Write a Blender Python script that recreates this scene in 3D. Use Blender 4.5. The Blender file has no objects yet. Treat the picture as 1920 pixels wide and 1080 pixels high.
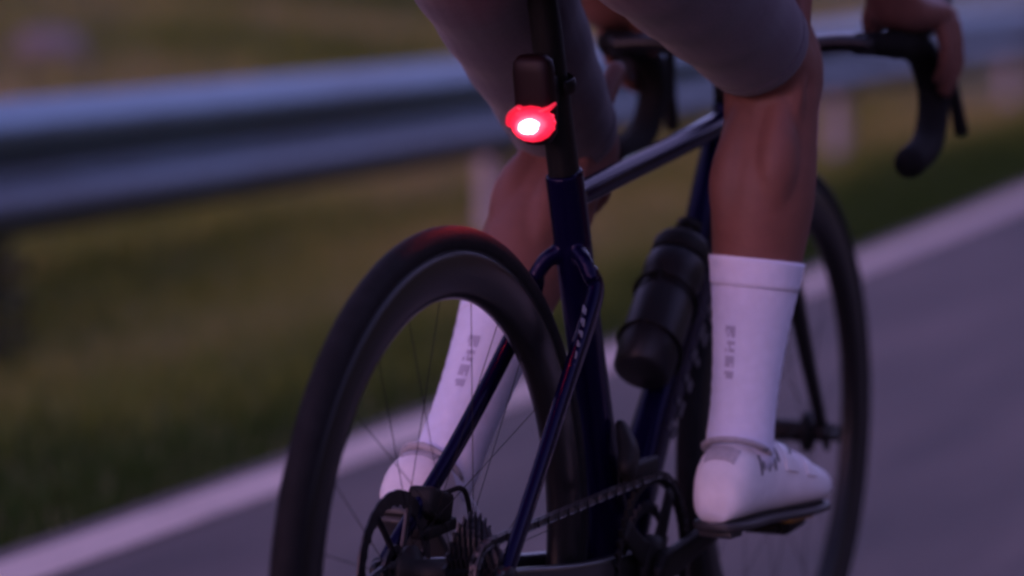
import bpy, bmesh, math, random
from mathutils import Vector, Matrix, noise
random.seed(7)
S = bpy.context.scene
COL = S.collection
R = math.radians
V = Vector

# ------------------------------------------------------------------ camera
CAM_POS = V((1.2642, -2.6639, 0.9606)); YAW, PITCH, ROLL = R(24.235), R(6.565), R(0.367)
fw = V((-math.sin(YAW)*math.cos(PITCH), math.cos(YAW)*math.cos(PITCH), -math.sin(PITCH)))
rt = V((math.cos(YAW), math.sin(YAW), 0)); up = rt.cross(fw)
r2 = rt*math.cos(ROLL)+up*math.sin(ROLL); u2 = -rt*math.sin(ROLL)+up*math.cos(ROLL)
cam = bpy.data.cameras.new('camera'); camo = bpy.data.objects.new('camera', cam); COL.objects.link(camo)
camo.matrix_world = Matrix(((r2.x, u2.x, -fw.x, CAM_POS.x), (r2.y, u2.y, -fw.y, CAM_POS.y), (r2.z, u2.z, -fw.z, CAM_POS.z), (0, 0, 0, 1)))
cam.sensor_width = 36; cam.lens = 108.67; cam.clip_start = 0.05; cam.clip_end = 3000
cam.dof.use_dof = True; cam.dof.focus_distance = 3.12; cam.dof.aperture_fstop = 2.2
S.camera = camo

# ------------------------------------------------------------------ dusk sky, weak sun, exposure
SUN_EL, SUN_ROT = R(2.2), R(199)
W = bpy.data.worlds.new('World'); S.world = W; W.use_nodes = True
nt = W.node_tree; nt.nodes.clear()
sky = nt.nodes.new('ShaderNodeTexSky'); sky.sky_type = 'NISHITA'; sky.sun_disc = False
sky.sun_elevation = SUN_EL; sky.sun_rotation = SUN_ROT; sky.altitude = 900; sky.air_density = 1.0; sky.dust_density = 1.5; sky.ozone_density = 2.5
tint = nt.nodes.new('ShaderNodeMix'); tint.data_type = 'RGBA'; tint.blend_type = 'MULTIPLY'; tint.inputs[0].default_value = 1.0
# evening colour of the whole sky: violet earth shadow at the horizon, rose band above it, blue-violet overhead
stc = nt.nodes.new('ShaderNodeTexCoord'); sxyz = nt.nodes.new('ShaderNodeSeparateXYZ'); srmp = nt.nodes.new('ShaderNodeValToRGB')
srmp.color_ramp.elements[0].position = .08; srmp.color_ramp.elements[0].color = (.62, .50, 1.08, 1)
srmp.color_ramp.elements[1].position = .95; srmp.color_ramp.elements[1].color = (1.15, .52, .70, 1); srm = srmp.color_ramp.elements.new(.36); srm.color = (1.5, .55, .70, 1)
nt.links.new(stc.outputs['Generated'], sxyz.inputs[0]); nt.links.new(sxyz.outputs['Z'], srmp.inputs[0]); nt.links.new(srmp.outputs[0], tint.inputs[7])
bg = nt.nodes.new('ShaderNodeBackground'); bg.inputs['Strength'].default_value = 0.15
wo = nt.nodes.new('ShaderNodeOutputWorld')
nt.links.new(sky.outputs[0], tint.inputs[6]); nt.links.new(tint.outputs[2], bg.inputs[0]); nt.links.new(bg.outputs[0], wo.inputs[0])
sd = bpy.data.lights.new('sun', 'SUN'); sd.energy = 0.03; sd.angle = R(16); sd.color = (1.0, 0.72, 0.95)
so = bpy.data.objects.new('sun', sd); COL.objects.link(so)
sdir = V((math.sin(SUN_ROT)*math.cos(SUN_EL), math.cos(SUN_ROT)*math.cos(SUN_EL), math.sin(SUN_EL)))
so.rotation_euler = sdir.to_track_quat('Z', 'Y').to_euler()
S.view_settings.view_transform = 'Standard'; S.view_settings.look = 'None'; S.view_settings.gamma = 1; S.view_settings.use_curve_mapping = False
S.view_settings.exposure = 3.12
S.render.engine = 'CYCLES'; S.cycles.use_denoising = True; S.cycles.filter_width = 2.8

# ------------------------------------------------------------------ helpers
def mat(name, col, rough=.5, metal=0., spec=.5, coat=0., noise_amt=0., noise_scale=20., bump=0., bump_scale=80., sheen=0., col2=None):
    m = bpy.data.materials.new(name); m.use_nodes = True
    n = m.node_tree; b = n.nodes['Principled BSDF']
    b.inputs['Base Color'].default_value = (*col, 1); b.inputs['Roughness'].default_value = rough
    b.inputs['Metallic'].default_value = metal; b.inputs['Specular IOR Level'].default_value = spec
    b.inputs['Coat Weight'].default_value = coat; b.inputs['Coat Roughness'].default_value = .08
    b.inputs['Sheen Weight'].default_value = sheen
    tc = n.nodes.new('ShaderNodeTexCoord')
    if noise_amt:
        t = n.nodes.new('ShaderNodeTexNoise'); t.inputs['Scale'].default_value = noise_scale; t.inputs['Detail'].default_value = 6
        r = n.nodes.new('ShaderNodeMix'); r.data_type = 'RGBA'
        c2 = col2 or tuple(c*(1-noise_amt) for c in col); c1 = col if col2 else tuple(min(1, c*(1+noise_amt)) for c in col)
        r.inputs[6].default_value = (*c2, 1); r.inputs[7].default_value = (*c1, 1)
        mr = n.nodes.new('ShaderNodeMapRange'); mr.inputs[1].default_value = .3; mr.inputs[2].default_value = .7
        n.links.new(tc.outputs['Object'], t.inputs['Vector']); n.links.new(t.outputs[0], mr.inputs[0])
        n.links.new(mr.outputs[0], r.inputs[0]); n.links.new(r.outputs[2], b.inputs['Base Color'])
    if bump:
        t = n.nodes.new('ShaderNodeTexNoise'); t.inputs['Scale'].default_value = bump_scale; t.inputs['Detail'].default_value = 4
        bp = n.nodes.new('ShaderNodeBump'); bp.inputs['Strength'].default_value = bump; bp.inputs['Distance'].default_value = .004
        n.links.new(tc.outputs['Object'], t.inputs['Vector']); n.links.new(t.outputs[0], bp.inputs['Height'])
        n.links.new(bp.outputs[0], b.inputs['Normal'])
    return m

def obj(name, bm, m, parent=None, smooth=True, **props):
    if isinstance(bm, bmesh.types.BMesh):
        me = bpy.data.meshes.new(name); bmesh.ops.recalc_face_normals(bm, faces=bm.faces[:]); bm.to_mesh(me); bm.free()
    else: me = bm
    if smooth:
        for p in me.polygons: p.use_smooth = True
    me.materials.clear(); me.materials.append(m)
    o = bpy.data.objects.new(name, me); COL.objects.link(o)
    if parent: o.parent = parent
    for k, v in props.items(): o[k] = v
    return o
def empty(name, loc=(0, 0, 0), **props):
    o = bpy.data.objects.new(name, None); o.empty_display_size = .1; o.location = loc; COL.objects.link(o)
    for k, v in props.items(): o[k] = v
    return o
def copy_tree(o, parent=None):
    c = o.copy(); COL.objects.link(c)
    if parent: c.parent = parent
    for ch in list(o.children): copy_tree(ch, c)
    return c
def hard(o, ang=35):
    o.data.set_sharp_from_angle(angle=R(ang)); return o

def spow(x, e): return math.copysign(abs(x)**e, x)
def ring(c, U, Vv, a, bp, bn=None, n=2., N=20):
    bn = bp if bn is None else bn
    out = []
    for i in range(N):
        t = 2*math.pi*i/N; s = spow(math.sin(t), 2/n)
        out.append(c+U*(a*spow(math.cos(t), 2/n))+Vv*((bp if s > 0 else bn)*s))
    return out
def loft(bm, rings, cap=True):
    vs = [[bm.verts.new(p) for p in r] for r in rings]; N = len(vs[0])
    for A, B in zip(vs, vs[1:]):
        for i in range(N): bm.faces.new((A[i], A[(i+1) % N], B[(i+1) % N], B[i]))
    if cap:
        for r, flip in ((vs[0], True), (vs[-1], False)):
            c = bm.verts.new(sum((v.co for v in r), V())/N)
            for i in range(N):
                a, b = r[i], r[(i+1) % N]
                bm.faces.new((b, a, c) if flip else (a, b, c))
    return bm
def cr(pts, k):
    """Catmull-Rom through tuples of floats, k steps a span"""
    P = [tuple(map(float, p)) for p in pts]; out = []
    for i in range(len(P)-1):
        p0 = P[i-1] if i else tuple(2*a-b for a, b in zip(P[0], P[1])); p1 = P[i]; p2 = P[i+1]
        p3 = P[i+2] if i+2 < len(P) else tuple(2*a-b for a, b in zip(P[-1], P[-2]))
        for j in range(k):
            t = j/k
            out.append(tuple(.5*(2*b+(c-a)*t+(2*a-5*b+4*c-d)*t*t+(3*b-a-3*c+d)*t**3) for a, b, c, d in zip(p0, p1, p2, p3)))
    out.append(P[-1]); return out
def tube(bm, pts, side=V((1, 0, 0)), k=6, n=2., N=16, round_ends=False):
    """pts: (x,y,z,a,b) a = half width along side, b = half depth"""
    q = cr(pts, k) if k > 1 else [tuple(map(float, p)) for p in pts]
    rings = []
    for i, p in enumerate(q):
        a = V(q[max(i-1, 0)][:3]); b = V(q[min(i+1, len(q)-1)][:3]); T = (b-a).normalized()
        U = (side-T*side.dot(T)).normalized(); Vv = T.cross(U)
        if round_ends and i == 0:
            for s in (.95, .75, .4): rings.append(ring(V(p[:3])-T*(p[4]*s), U, Vv, p[3]*math.sqrt(1-s*s), p[4]*math.sqrt(1-s*s), n=n, N=N))
        rings.append(ring(V(p[:3]), U, Vv, p[3], p[4], n=n, N=N))
        if round_ends and i == len(q)-1:
            for s in (.4, .75, .95): rings.append(ring(V(p[:3])+T*(p[4]*s), U, Vv, p[3]*math.sqrt(1-s*s), p[4]*math.sqrt(1-s*s), n=n, N=N))
    return loft(bm, rings)
def rod(bm, a, b, r, r2=None, N=12, side=None):
    a, b = V(a), V(b); T = (b-a).normalized(); s = V((1, 0, 0)) if abs(T.x) < .9 else V((0, 0, 1))
    return tube(bm, [(*a, r, r), (*b, r2 or r, r2 or r)], side=s, k=1, N=N)
def lathe(bm, prof, c=(0, 0, 0), N=96, closed=True):
    """prof: (x, r) turned about the X axis through c"""
    c = V(c); L = []
    for i in range(N):
        t = 2*math.pi*i/N
        L.append([bm.verts.new(c+V((x, r*math.cos(t), r*math.sin(t)))) for x, r in prof])
    M = len(prof)
    for i in range(N):
        A, B = L[i], L[(i+1) % N]
        for j in range(M if closed else M-1): bm.faces.new((A[j], A[(j+1) % M], B[(j+1) % M], B[j]))
    return bm
def box(bm, c, s, rot=None, bev=0., seg=2):
    r = bmesh.ops.create_cube(bm, size=1.0); vs = r['verts']
    M = Matrix.Translation(V(c)) @ (rot.to_4x4() if rot else Matrix.Identity(4)) @ Matrix.Diagonal((*s, 1))
    bmesh.ops.transform(bm, matrix=M, verts=vs)
    if bev:
        es = list({e for v in vs for e in v.link_edges})
        bmesh.ops.bevel(bm, geom=es, offset=bev, segments=seg, affect='EDGES', profile=.6)
    return bm
def disc(bm, c, r, w, N=32): return lathe(bm, [(-w/2, .0005), (-w/2, r*.97), (-w/2*.7, r), (w/2*.7, r), (w/2, r*.97), (w/2, .0005)], c, N, closed=False)
def remesh(bm, voxel, smooth=4, fac=.5):
    me = bpy.data.meshes.new('tmp'); bmesh.ops.recalc_face_normals(bm, faces=bm.faces[:]); bm.to_mesh(me); bm.free()
    o = bpy.data.objects.new('tmp', me); COL.objects.link(o)
    m = o.modifiers.new('r', 'REMESH'); m.mode = 'VOXEL'; m.voxel_size = voxel; m.use_smooth_shade = True
    if smooth:
        s = o.modifiers.new('s', 'SMOOTH'); s.iterations = smooth; s.factor = fac
    dg = bpy.context.evaluated_depsgraph_get(); dg.update()
    out = bpy.data.meshes.new_from_object(o.evaluated_get(dg))
    bpy.data.objects.remove(o); bpy.data.meshes.remove(me)
    return out
B = bmesh.new

# ------------------------------------------------------------------ terrain, road
def line_x(y):
    yy = max(-12., min(y, 45.)); b = -1.25-.02*yy-.0035*yy*yy
    if y < -12: return b-(.02-.007*12)*(y+12)
    return b-(.02+.007*45)*(y-yy) if y > 45 else b
def rail_x(y):
    return -2.545-.0033*y*y-.004*y
def ground_z(x, y):
    e = line_x(y)-.12
    d = e-x
    if d > 0:
        z = -.015-.02*min(d, 1.2)
        k = max(0, d-1.6)
        z += .17*k*k/(k+2.0)+.30*min(max(0, k-18), 300)
        z += .10*noise.noise(V((x*.35, y*.35, 0)))*min(1, k/3)+.5*noise.noise(V((x*.06, y*.06, 4)))*min(1, k/20)+6*noise.noise(V((x*.008, y*.008, 9)))*min(1, k/120)
        return z
    d = x-(line_x(y)+6.6)
    if d > 0:
        return -.015-.12*min(d, 3)-.05*max(0, min(d-3, 12))+.48*min(max(0, d-18), 320)+.3*noise.noise(V((x*.1, y*.1, 2)))*min(1, d/6)+3*noise.noise(V((x*.01, y*.01, 5)))*min(1, d/80)  # right-hand hill out of view, added to block low horizon light
    return -.05

def ground_mat():
    m = bpy.data.materials.new('meadow_soil'); m.use_nodes = True; n = m.node_tree; b = n.nodes['Principled BSDF']; b.inputs['Roughness'].default_value = 1; b.inputs['Specular IOR Level'].default_value = .1
    g = n.nodes.new('ShaderNodeNewGeometry'); t = n.nodes.new('ShaderNodeTexNoise'); t.inputs['Scale'].default_value = .9; t.inputs['Detail'].default_value = 8; t.inputs['Roughness'].default_value = .65
    r = n.nodes.new('ShaderNodeValToRGB'); e = r.color_ramp.elements
    e[0].position = .35; e[0].color = (.085, .095, .022, 1); e[1].position = .68; e[1].color = (.30, .23, .14, 1)
    k = r.color_ramp.elements.new(.52); k.color = (.17, .15, .055, 1)
    n.links.new(g.outputs['Position'], t.inputs['Vector']); n.links.new(t.outputs[0], r.inputs[0]); n.links.new(r.outputs[0], b.inputs['Base Color'])
    return m
def axis(lo, hi, dense_lo, dense_hi, fine, grow=1.25):
    a = []; v = dense_lo
    while v < dense_hi: a.append(v); v += fine
    st = fine; w = v
    while w < hi: a.append(w); st *= grow; w += st
    a.append(hi); st = fine; w = dense_lo-fine; L = []
    while w > lo: L.append(w); st *= grow; w -= st
    L.append(lo); return L[::-1]+a
bm = B(); xs = axis(-900, 900, -13, 8, .3); ys = axis(-900, 1400, -6, 26, .3)
gv = [[bm.verts.new((x, y, ground_z(x, y))) for x in xs] for y in ys]
for j in range(len(ys)-1):
    for i in range(len(xs)-1): bm.faces.new((gv[j][i], gv[j][i+1], gv[j+1][i+1], gv[j+1][i]))
obj('ground', bm, ground_mat(), kind='structure')

def road_mat():
    m = bpy.data.materials.new('asphalt'); m.use_nodes = True; n = m.node_tree; b = n.nodes['Principled BSDF']; b.inputs['Roughness'].default_value = .85; b.inputs['Specular IOR Level'].default_value = .35
    g = n.nodes.new('ShaderNodeNewGeometry')
    t = n.nodes.new('ShaderNodeTexNoise'); t.inputs['Scale'].default_value = 95; t.inputs['Detail'].default_value = 5; t.inputs['Roughness'].default_value = .75
    t2 = n.nodes.new('ShaderNodeTexNoise'); t2.inputs['Scale'].default_value = 5; t2.inputs['Detail'].default_value = 6
    mp = n.nodes.new('ShaderNodeMapping'); mp.inputs['Scale'].default_value = (1, .14, 1); mp.inputs['Rotation'].default_value = (0, 0, R(-3))
    n.links.new(g.outputs['Position'], mp.inputs[0]); n.links.new(mp.outputs[0], t2.inputs['Vector']); n.links.new(g.outputs['Position'], t.inputs['Vector'])
    a = n.nodes.new('ShaderNodeMath'); a.operation = 'MULTIPLY_ADD'; a.inputs[1].default_value = .55; n.links.new(t2.outputs[0], a.inputs[0])
    h = n.nodes.new('ShaderNodeMath'); h.operation = 'MULTIPLY'; h.inputs[1].default_value = .45; n.links.new(t.outputs[0], h.inputs[0]); n.links.new(h.outputs[0], a.inputs[2])
    r = n.nodes.new('ShaderNodeValToRGB'); e = r.color_ramp.elements
    e[0].position = .37; e[0].color = (.074, .068, .062, 1); e[1].position = .63; e[1].color = (.185, .147, .128, 1)
    n.links.new(a.outputs[0], r.inputs[0]); n.links.new(r.outputs[0], b.inputs['Base Color'])
    bp = n.nodes.new('ShaderNodeBump'); bp.inputs['Strength'].default_value = .5; bp.inputs['Distance'].default_value = .004
    n.links.new(t.outputs[0], bp.inputs['Height']); n.links.new(bp.outputs[0], b.inputs['Normal'])
    return m
def strip(name, off0, off1, z, m, y0=-300, y1=160, thick=0., **props):
    bm = B(); y = y0; prev = None; cols = 2
    while y <= y1:
        cur = [bm.verts.new((line_x(y)+o, y, z)) for o in (off0, off1)]
        if thick: cur = [bm.verts.new((line_x(y)+off0-.02, y, z-thick))]+cur+[bm.verts.new((line_x(y)+off1+.02, y, z-thick))]
        if prev:
            for i in range(len(cur)-1): bm.faces.new((prev[i], prev[i+1], cur[i+1], cur[i]))
        prev = cur; y += .5
    return obj(name, bm, m, smooth=False, **props)
strip('road', -.115, 6.55, 0, road_mat(), thick=.06, kind='structure')
def paint_mat():
    m = bpy.data.materials.new('road_paint'); m.use_nodes = True; n = m.node_tree; b = n.nodes['Principled BSDF']; b.inputs['Roughness'].default_value = .75; b.inputs['Specular IOR Level'].default_value = .35
    g = n.nodes.new('ShaderNodeNewGeometry'); t = n.nodes.new('ShaderNodeTexNoise'); t.inputs['Scale'].default_value = 42; t.inputs['Detail'].default_value = 9; t.inputs['Roughness'].default_value = .7
    t2 = n.nodes.new('ShaderNodeTexNoise'); t2.inputs['Scale'].default_value = 3.2; t2.inputs['Detail'].default_value = 4
    a = n.nodes.new('ShaderNodeMath'); a.operation = 'MULTIPLY_ADD'; a.inputs[1].default_value = .5; n.links.new(t2.outputs[0], a.inputs[0])
    h = n.nodes.new('ShaderNodeMath'); h.operation = 'MULTIPLY'; h.inputs[1].default_value = .5; n.links.new(t.outputs[0], h.inputs[0]); n.links.new(h.outputs[0], a.inputs[2])
    r = n.nodes.new('ShaderNodeValToRGB'); e = r.color_ramp.elements
    e[0].position = .36; e[0].color = (.16, .14, .135, 1); e[1].position = .62; e[1].color = (.74, .585, .49, 1); k = e.new(.44); k.color = (.66, .52, .43, 1)
    n.links.new(g.outputs['Position'], t.inputs['Vector']); n.links.new(g.outputs['Position'], t2.inputs['Vector']); n.links.new(a.outputs[0], r.inputs[0]); n.links.new(r.outputs[0], b.inputs['Base Color'])
    return m
PAINT = paint_mat()
strip('edge_line', -.062, .056, .004, PAINT, kind='structure')
strip('edge_line', 6.28, 6.43, .004, PAINT, kind='structure')

# ------------------------------------------------------------------ grass
def grass_mat():
    m = bpy.data.materials.new('meadow_grass'); m.use_nodes = True; n = m.node_tree; b = n.nodes['Principled BSDF']; b.inputs['Roughness'].default_value = .7; b.inputs['Specular IOR Level'].default_value = .2
    a = n.nodes.new('ShaderNodeAttribute'); a.attribute_name = 'tone'; a.attribute_type = 'GEOMETRY'
    r = n.nodes.new('ShaderNodeValToRGB'); e = r.color_ramp.elements
    e[0].position = .0; e[0].color = (.040, .080, .012, 1); e[1].position = 1.; e[1].color = (.50, .40, .28, 1)
    for p, c in ((.30, (.20, .235, .040)), (.6, (.36, .325, .12))):
        k = e.new(p); k.color = (*c, 1)
    n.links.new(a.outputs['Fac'], r.inputs[0]); n.links.new(r.outputs[0], b.inputs['Base Color'])
    return m
GM = grass_mat()
def blades(name, spots, m):
    vs = []; fs = []; tone = []
    for x, y, z, h, w, t in spots:
        a = random.random()*6.283; dx, dy = math.cos(a)*w, math.sin(a)*w
        b = random.random()*6.283; l = h*random.uniform(.15, .6); lx, ly = math.cos(b)*l, math.sin(b)*l
        k = len(vs)
        vs += [(x-dx, y-dy, z-.01), (x+dx, y+dy, z-.01), (x+dx*.7+lx*.35, y+dy*.7+ly*.35, z+h*.6), (x-dx*.7+lx*.35, y-dy*.7+ly*.35, z+h*.6), (x+lx, y+ly, z+h)]
        fs += [(k, k+1, k+2, k+3), (k+3, k+2, k+4)]; tone += [t]*5
    me = bpy.data.meshes.new(name); me.from_pydata(vs, [], fs)
    at = me.attributes.new('tone', 'FLOAT', 'POINT'); at.data.foreach_set('value', tone)
    return obj(name, me, m, smooth=False, kind='stuff')
def patch(x, y):
    n = .5+.62*noise.noise(V((x*.75, y*.25, 3)))+.28*noise.noise(V((x*1.6, y*.9, 7)))+.12*noise.noise(V((x*5, y*4, 1)))
    return n
spots = []
# roadside strip between the painted line and the hill foot
y = 0
for i in range(105000):
    y = random.uniform(-3, 15); e = line_x(y)-.10
    d = random.random()**1.2*2.2; x = e-d
    n = patch(x, y); t = n*.75+random.uniform(-.16, .16)-.10
    if d < .85: t -= .50*(1-d/.85)
    elif d < 1.5: t += .13
    hgt = random.uniform(.025, .07)*(1 if d > .1 else .5)*(.75+.8*n)
    spots.append((x, y, ground_z(x, y), hgt, random.uniform(.0014, .0034), min(1, max(0, t))))
blades('verge_grass', spots, GM)
spots = []
for i in range(100000):
    d = 2.0+random.random()**1.4*11; y = random.uniform(-4, 27); x = line_x(y)-d
    n = patch(x*.8, y*.8); t = n*.95+random.uniform(-.15, .15)-.02
    if n > .8 and random.random() < .75: continue
    spots.append((x, y, ground_z(x, y), random.uniform(.05, .16)*(1.25-.6*n), random.uniform(.004, .009), min(1, max(0, t))))
blades('meadow_grass', spots, GM)

# ------------------------------------------------------------------ stones in the meadow
ROCK = mat('pale_stone', (.24, .20, .185), .9, noise_amt=.3, noise_scale=6, bump=.8, bump_scale=25)
def stone(x, y, s, label, seed):
    bm = B(); bmesh.ops.create_icosphere(bm, subdivisions=3, radius=1)
    for v in bm.verts:
        k = 1+.35*noise.noise(v.co*1.1+V((seed*3.7, 0, 0)))+.12*noise.noise(v.co*3+V((0, seed, 0)))
        v.co = V((v.co.x*s[0]*k, v.co.y*s[1]*k, v.co.z*s[2]*k))
    o = obj('stone', bm, ROCK, label=label, category='stone'); o.location = (x, y, ground_z(x, y)+s[2]*.25); o.rotation_euler = (0, 0, seed); o['label'] = label
    return o

# ------------------------------------------------------------------ guardrail
GALV = mat('galvanised_steel', (.19, .30, .345), .45, metal=.7, noise_amt=.07, noise_scale=9, bump=.12, bump_scale=30)
def low_shade(m):  # paints shade into the lower beam: darker, less metallic downward, broken by noise
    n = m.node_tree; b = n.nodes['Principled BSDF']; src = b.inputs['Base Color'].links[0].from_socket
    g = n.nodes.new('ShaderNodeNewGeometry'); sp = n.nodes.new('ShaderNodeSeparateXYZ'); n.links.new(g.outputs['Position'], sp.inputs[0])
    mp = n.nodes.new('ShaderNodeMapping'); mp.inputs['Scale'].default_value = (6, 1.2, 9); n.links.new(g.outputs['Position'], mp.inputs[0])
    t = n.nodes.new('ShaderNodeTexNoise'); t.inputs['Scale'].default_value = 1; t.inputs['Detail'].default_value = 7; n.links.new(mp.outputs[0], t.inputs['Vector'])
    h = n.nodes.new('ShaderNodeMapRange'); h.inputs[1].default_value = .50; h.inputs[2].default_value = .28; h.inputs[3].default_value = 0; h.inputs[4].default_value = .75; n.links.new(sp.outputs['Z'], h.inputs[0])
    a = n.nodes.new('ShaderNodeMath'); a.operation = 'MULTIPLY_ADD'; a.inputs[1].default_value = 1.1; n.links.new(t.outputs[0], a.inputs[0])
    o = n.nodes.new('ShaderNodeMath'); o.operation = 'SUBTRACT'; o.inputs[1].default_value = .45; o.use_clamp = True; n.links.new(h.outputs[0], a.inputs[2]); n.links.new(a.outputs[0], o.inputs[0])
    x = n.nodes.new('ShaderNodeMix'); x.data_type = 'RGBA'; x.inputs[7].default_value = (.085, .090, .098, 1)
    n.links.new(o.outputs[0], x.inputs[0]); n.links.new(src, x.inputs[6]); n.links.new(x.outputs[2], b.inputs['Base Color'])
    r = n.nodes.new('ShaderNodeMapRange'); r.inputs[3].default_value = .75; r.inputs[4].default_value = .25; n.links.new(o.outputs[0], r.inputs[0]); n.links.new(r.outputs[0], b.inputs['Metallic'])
low_shade(GALV)
GALVP = mat('galvanised_post', (.44, .43, .45), .6, metal=.25, noise_amt=.15, noise_scale=9, bump=.15, bump_scale=30)
rail = empty('guardrail', (rail_x(0), 0, 0), label='galvanised steel W-beam guardrail on pale posts beside the road', category='guardrail')
def rl(o): o.parent = rail; o.location = V(o.location)-V((rail_x(0), 0, 0)); return o
RZ0, RZ1 = .272, .582
prof = [(-.006, .0), (.018, .006), (.052, .030), (.066, .052), (.070, .072), (.064, .094), (.034, .124), (.008, .142), (.004, .155),
        (.008, .168), (.034, .186), (.064, .216), (.070, .238), (.066, .258), (.052, .280), (.018, .304), (-.006, .310)]
def beam(y0, y1, lift):
    bm = B(); rows = []; n = max(2, int((y1-y0)/.5))
    for i in range(n+1):
        y = y0+(y1-y0)*i/n; x = rail_x(y)+lift
        f = [bm.verts.new((x+p, y, RZ0+q)) for p, q in prof]; g = [bm.verts.new((x+p-.003, y, RZ0+q)) for p, q in prof]
        rows.append(f+g[::-1])
    M = len(rows[0])
    for A, Bq in zip(rows, rows[1:]):
        for j in range(M): bm.faces.new((A[j], A[(j+1) % M], Bq[(j+1) % M], Bq[j]))
    bm.faces.new(rows[0]); bm.faces.new(rows[-1][::-1])
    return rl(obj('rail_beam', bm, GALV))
SP = 4.25; P0 = 2.02
beams = []
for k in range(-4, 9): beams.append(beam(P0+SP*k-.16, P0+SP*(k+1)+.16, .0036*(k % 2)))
def post_mesh():
    bm = B()   # C-section driven post
    for c, s in (((0, 0, .14), (.006, .12, .84)), ((-.028, .057, .14), (.05, .006, .84)), ((-.028, -.057, .14), (.05, .006, .84))): box(bm, c, s, bev=.0015, seg=1)
    return bm
post0 = obj('post', post_mesh(), GALVP, smooth=False)
bl = B(); box(bl, (0, 0, 0), (.075, .10, .20), bev=.006); blk0 = obj('spacer_block', bl, GALVP, smooth=False)
bb = B(); disc(bb, (0, 0, 0), .016, .012, 12); bolt0 = obj('bolt', bb, GALVP, smooth=False)
first = True
for k in range(-4, 10):
    y = P0+SP*k; x = rail_x(y)
    for src, loc in ((post0, (x-.10, y, 0)), (blk0, (x-.050, y, RZ0+.155)), (bolt0, (x+.012, y, RZ0+.155))):
        o = src if first else src.copy()
        if not first: COL.objects.link(o)
        o.location = loc; rl(o)
    first = False

# ------------------------------------------------------------------ bicycle
BLK = mat('matt_black', (.008, .008, .008), .55, spec=.2, bump=.1, bump_scale=200)
CARB = mat('carbon_gloss', (.007, .007, .008), .34, spec=.3, coat=.1)
RIMM = mat('rim_carbon', (.008, .008, .009), .36, spec=.3, coat=.1)
RUB = mat('tyre_rubber', (.011, .0108, .012), .7, spec=.13, noise_amt=.25, noise_scale=60, bump=.25, bump_scale=300)
TAPE = mat('bar_tape', (.008, .008, .008), .8, spec=.12, bump=.4, bump_scale=400)
PAINTF = mat('frame_paint', (.0036, .0020, .024), .20, spec=.12, coat=.05, metal=.3, noise_amt=.2, noise_scale=900)
STEEL = mat('dark_steel', (.05, .05, .055), .45, metal=.85, noise_amt=.2, noise_scale=80)
CHAINM = mat('chain_steel', (.08, .078, .08), .48, metal=.85, noise_amt=.3, noise_scale=200)
GREY = mat('logo_grey', (.30, .29, .32), .5)
GREYD = mat('logo_dim', (.09, .085, .10), .5)
LEAN = R(-1.0)
bike = empty('bicycle', (0, 0, 0), label='dark violet-blue racing road bicycle ridden up the road, disc brakes and deep black wheels', category='bicycle')
bike.rotation_euler = (0, LEAN, 0)
WB = .985; RW = .340; BBP = V((0, .428, .272))
def seat_y(z): return .430-(z-.272)*.290
# --- frame
bm = B()
tube(bm, [(0, seat_y(.705)+.005, .682, .015, .0135), (0, .40, .6925, .0145, .0135), (0, .60, .7165, .0155, .0135), (0, .812, .7425, .017, .0145)], n=2.0, N=24)
tube(bm, [(0, BBP.y+.01, BBP.z+.01, .030, .027), (0, .545, .402, .021, .028), (0, .650, .520, .0205, .030), (0, .730, .640, .020, .036), (0, .775, .715, .019, .030)], n=2.6, N=24)
tube(bm, [(0, BBP.y, BBP.z, .028, .026), (0, seat_y(.36), .36, .0205, .026), (0, seat_y(.48), .48, .0185, .022), (0, seat_y(.60), .60, .019, .021), (0, seat_y(.66), .66, .019, .022), (0, seat_y(.712), .712, .0185, .023)], n=2.4, N=24)
tube(bm, [(0, .848, .585, .024, .026), (0, .825, .67, .021, .030), (0, .803, .765, .020, .026)], n=2.2, N=24)
rod(bm, (-.038, BBP.y, BBP.z), (.038, BBP.y, BBP.z), .024)
tube(bm, [(0, .66, .515, .016, .03), (0, .76, .60, .018, .034), (0, .835, .655, .02, .034)], k=4, n=2.4)
# seat-stay shoulder bridge
tube(bm, [(-.034, seat_y(.60)-.038, .597, .008, .009), (-.020, seat_y(.62)-.024, .620, .009, .010), (0, seat_y(.63)-.008, .628, .010, .011), (.020, seat_y(.62)-.024, .620, .009, .010), (.034, seat_y(.60)-.038, .597, .008, .009)], side=V((0, .6, .8)))
frame = obj('frame', remesh(bm, .0028, 6), PAINTF, bike)
for s in (-1, 1):
    bm = B(); tube(bm, [(s*.031, seat_y(.61)-.030, .606, .0075, .010), (s*.036, seat_y(.585)-.042, .580, .0085, .012), (s*.043, .205, .50, .008, .011), (s*.052, .115, .428, .0075, .010), (s*.064, .018, .358, .007, .010), (s*.066, .000, .338, .006, .010)], n=2.2, round_ends=True)
    obj('seat_stay', bm, PAINTF, frame)
    bm = B(); tube(bm, [(s*.032, BBP.y-.01, BBP.z+.002, .010, .020), (s*.036, .33, .283, .009, .018), (s*.052, .20, .305, .009, .014), (s*.064, .06, .330, .007, .012), (s*.066, -.012, .340, .006, .012)], n=2.6, round_ends=True)
    obj('chain_stay', bm, CARB, frame)
    bm = B(); disc(bm, (s*.0665, 0, .34), .013, .014, 20); obj('dropout', bm, BLK, frame)
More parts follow.
